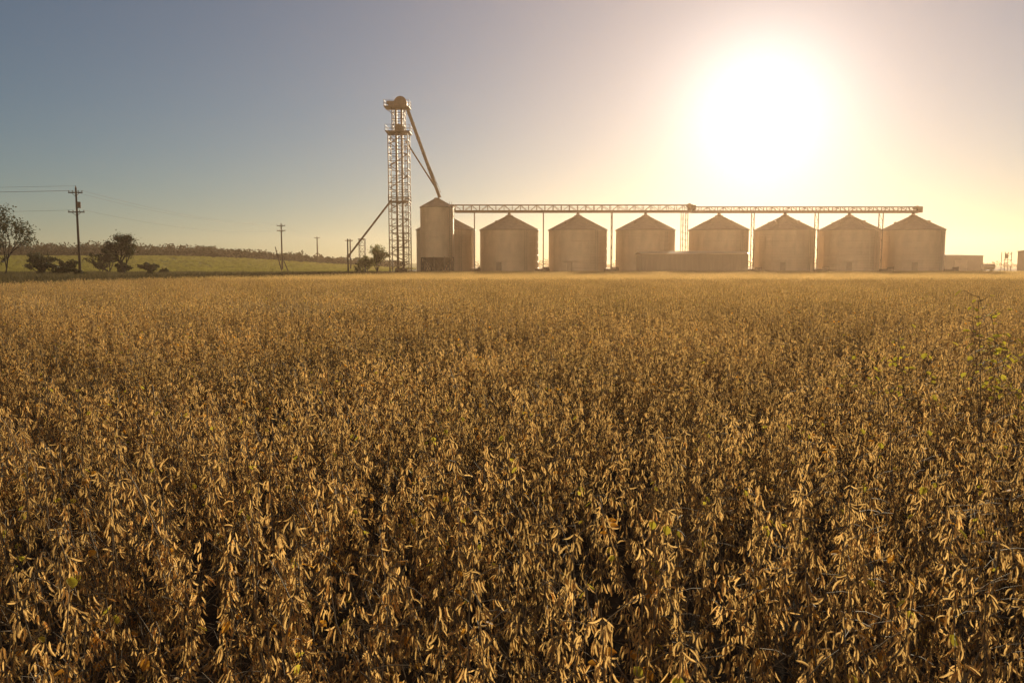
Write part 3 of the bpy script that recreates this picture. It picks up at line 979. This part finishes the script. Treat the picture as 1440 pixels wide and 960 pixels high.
glib = bpy.data.collections.new('grass_library')
for i in range(4):
    rng = random.Random(900 + i); mb = MB()
    for _ in range(60):
        x, y = rng.gauss(0, .35), rng.gauss(0, .35); h = rng.uniform(.25, .75); a = rng.uniform(0, 2 * pi); l = rng.uniform(.1, .35)
        w = .018
        dx, dy = math.cos(a), math.sin(a)
        mb.add([(x - dy * w, y + dx * w, 0), (x + dy * w, y - dx * w, 0), (x + dx * l * .4 + dy * w, y + dy * l * .4 - dx * w, h * .6),
                (x + dx * l * .4 - dy * w, y + dy * l * .4 + dx * w, h * .6), (x + dx * l, y + dy * l, h)], [(0, 1, 2, 3), (3, 2, 4)])
    mt = M_drygrass if i < 2 else M_greengrass
    me = arr_mesh('tuft_%d' % i, mb.v, mb.f, mb.m, [mt]); glib.objects.link(bpy.data.objects.new('tuft_%d' % i, me))
gp = []
while len(gp) < 8000:
    y = R.uniform(25, 150); x = R.uniform(-125, -14)
    if inside_field(x - .4, y) or x < -.8 * y - 12: continue
    if y > 144 and x < -30: continue
    gp.append((x, y, R.uniform(0, 6.28), R.uniform(.5, 1.4), R.choice((0, 1))))
for _ in range(9000):
    y = R.uniform(165, 300); x = R.uniform(-.75 * y, -35)
    gp.append((x, y, R.uniform(0, 6.28), R.uniform(.5, 1.0), R.choice((2, 3)), terr(x, y)))
gr = instancer('dry_grass', [p if len(p) > 5 else p + (0.0,) for p in gp], glib)
gr['label'] = 'rough dry grass and weeds along the field margin'; gr['category'] = 'grass'

# ------------------------------------------------------------------ tall weeds standing above the crop
def weed(loc, H, seed, label, leaves, mat, nst=3):
    rng = random.Random(seed)
    e = thing('weed', label, 'weed', loc)
    sm = MB(); lf = MB(); nr = np.random.default_rng(seed)
    for s in range(nst):
        a = rng.uniform(0, 2 * pi); l = rng.uniform(.08, .30)
        pts_ = [Vector((math.cos(a) * l * t * t, math.sin(a) * l * t * t, H * rng.uniform(.97, 1.0) * t * (1 - .07 * s))) for t in [i / 8 for i in range(9)]]
        sm.path(pts_, [.005 * (1 - .09 * i) for i in range(9)], n=5, cap=False)
        for i in range(6, 9):
            for _ in range(5):
                b = rng.uniform(0, 2 * pi); L = rng.uniform(.04, .16) * (1.2 - i / 14)
                p = pts_[i].lerp(pts_[i - 1], rng.random()); q = p + Vector((math.cos(b) * L, math.sin(b) * L, L * .5))
                sm.path([p, (p + q) / 2 + Vector((0, 0, -.008)), q], [.0024, .0018, .0011], n=4, cap=False)
                if rng.random() < leaves:
                    leaf_blade(lf, q, b, rng.uniform(.028, .050), nr)
                if rng.random() < leaves * .7:
                    leaf_blade(lf, (p + q) / 2, b + 1, rng.uniform(.02, .038), nr)
    sm.obj('stem', M_stem, e, smooth=True)
    if lf.v: lf.obj('leaves', mat, e, smooth=True)
weed((3.00, 5.0, 0), 1.50, 5, 'leafy weed with yellow green leaves rising above soybeans', .6, M_leafy, 4)
weed((3.16, 5.0, 0), 1.64, 6, 'leafy weed with yellow green leaves rising above soybeans', .75, M_leafy, 4)
weed((2.62, 5.2, 0), 1.34, 8, 'thin brown weed stalk with few yellow leaves above soybeans', .3, M_leafy, 3)
weed((2.38, 5.1, 0), 1.28, 9, 'thin brown weed stalk with few yellow leaves above soybeans', .3, M_leafy, 2)

# ------------------------------------------------------------------ sky, sun, camera
AZ = math.radians(17.0); EL = math.radians(10.4)
sv = Vector((math.sin(AZ) * math.cos(EL), math.cos(AZ) * math.cos(EL), math.sin(EL)))
world = bpy.data.worlds.new('World'); scene.world = world
world.use_nodes = True
nt = world.node_tree; N = nt.nodes; L = nt.links; N.clear()
wo = N.new('ShaderNodeOutputWorld')
sky = N.new('ShaderNodeTexSky'); sky.sky_type = 'NISHITA'; sky.sun_disc = False
sky.sun_elevation = EL; sky.sun_rotation = AZ
sky.air_density = 1.0; sky.dust_density = 0.1; sky.ozone_density = 2.4
bg = N.new('ShaderNodeBackground'); bg.inputs['Strength'].default_value = 0.05
tint = N.new('ShaderNodeVectorMath'); tint.operation = 'MULTIPLY'; tint.inputs[1].default_value = (0.92, 0.97, 0.98)
L.new(sky.outputs[0], tint.inputs[0]); L.new(tint.outputs[0], bg.inputs['Color'])
tc = N.new('ShaderNodeTexCoord')
dp = N.new('ShaderNodeVectorMath'); dp.operation = 'DOT_PRODUCT'
L.new(tc.outputs['Generated'], dp.inputs[0]); dp.inputs[1].default_value = sv
def M(op, a, b=None):
    n = N.new('ShaderNodeMath'); n.operation = op
    for i, v in enumerate((a, b)):
        if v is None: continue
        if isinstance(v, (int, float)): n.inputs[i].default_value = v
        else: L.new(v, n.inputs[i])
    return n.outputs[0]
cl = M('MINIMUM', dp.outputs['Value'], 0.999999)
th = M('MULTIPLY', M('ARCCOSINE', cl), 57.2958)
def expo(w, p=1.0):
    x = M('DIVIDE', th, w)
    if p != 1.0: x = M('POWER', x, p)
    return M('POWER', 2.71828, M('MULTIPLY', x, -1.0))
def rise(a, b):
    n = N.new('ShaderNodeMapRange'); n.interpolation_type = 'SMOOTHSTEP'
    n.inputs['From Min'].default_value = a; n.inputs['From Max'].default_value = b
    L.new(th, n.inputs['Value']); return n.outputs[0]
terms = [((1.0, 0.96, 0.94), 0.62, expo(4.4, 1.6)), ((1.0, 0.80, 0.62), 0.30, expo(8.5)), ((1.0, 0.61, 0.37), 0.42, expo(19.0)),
         ((1.0, 0.71, 0.43), 0.50, rise(85, 150))]  # last term: warm fill added behind the viewer to brighten bins and crop
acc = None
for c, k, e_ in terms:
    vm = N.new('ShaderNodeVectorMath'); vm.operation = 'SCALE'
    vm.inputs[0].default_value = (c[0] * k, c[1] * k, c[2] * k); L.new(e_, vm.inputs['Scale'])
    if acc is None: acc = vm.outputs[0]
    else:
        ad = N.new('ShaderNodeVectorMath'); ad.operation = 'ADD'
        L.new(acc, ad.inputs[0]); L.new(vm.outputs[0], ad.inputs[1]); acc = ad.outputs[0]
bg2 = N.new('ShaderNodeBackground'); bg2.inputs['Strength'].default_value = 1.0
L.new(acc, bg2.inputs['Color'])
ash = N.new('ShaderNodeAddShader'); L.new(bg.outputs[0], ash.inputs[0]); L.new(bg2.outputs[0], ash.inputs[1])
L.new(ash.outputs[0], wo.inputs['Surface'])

sd = bpy.data.lights.new('sun', 'SUN'); sd.energy = 5.0; sd.angle = math.radians(0.53); sd.color = (1.0, 0.82, 0.55)
so = bpy.data.objects.new('sun', sd); COL.objects.link(so)
so.rotation_euler = sv.to_track_quat('Z', 'Y').to_euler(); so.location = (50, 160, 60)

cd = bpy.data.cameras.new('camera'); cam = bpy.data.objects.new('camera', cd); COL.objects.link(cam)
cd.lens = 28; cd.sensor_width = 36; cd.clip_start = 0.05; cd.clip_end = 9000
cam.location = (CAMX, CAMY, CAMZ)
cam.rotation_euler = (math.radians(90 - 5.41), 0, 0)
scene.camera = cam
scene.view_settings.view_transform = 'Standard'
scene.view_settings.look = 'None'
scene.view_settings.exposure = 0
scene.view_settings.gamma = 1
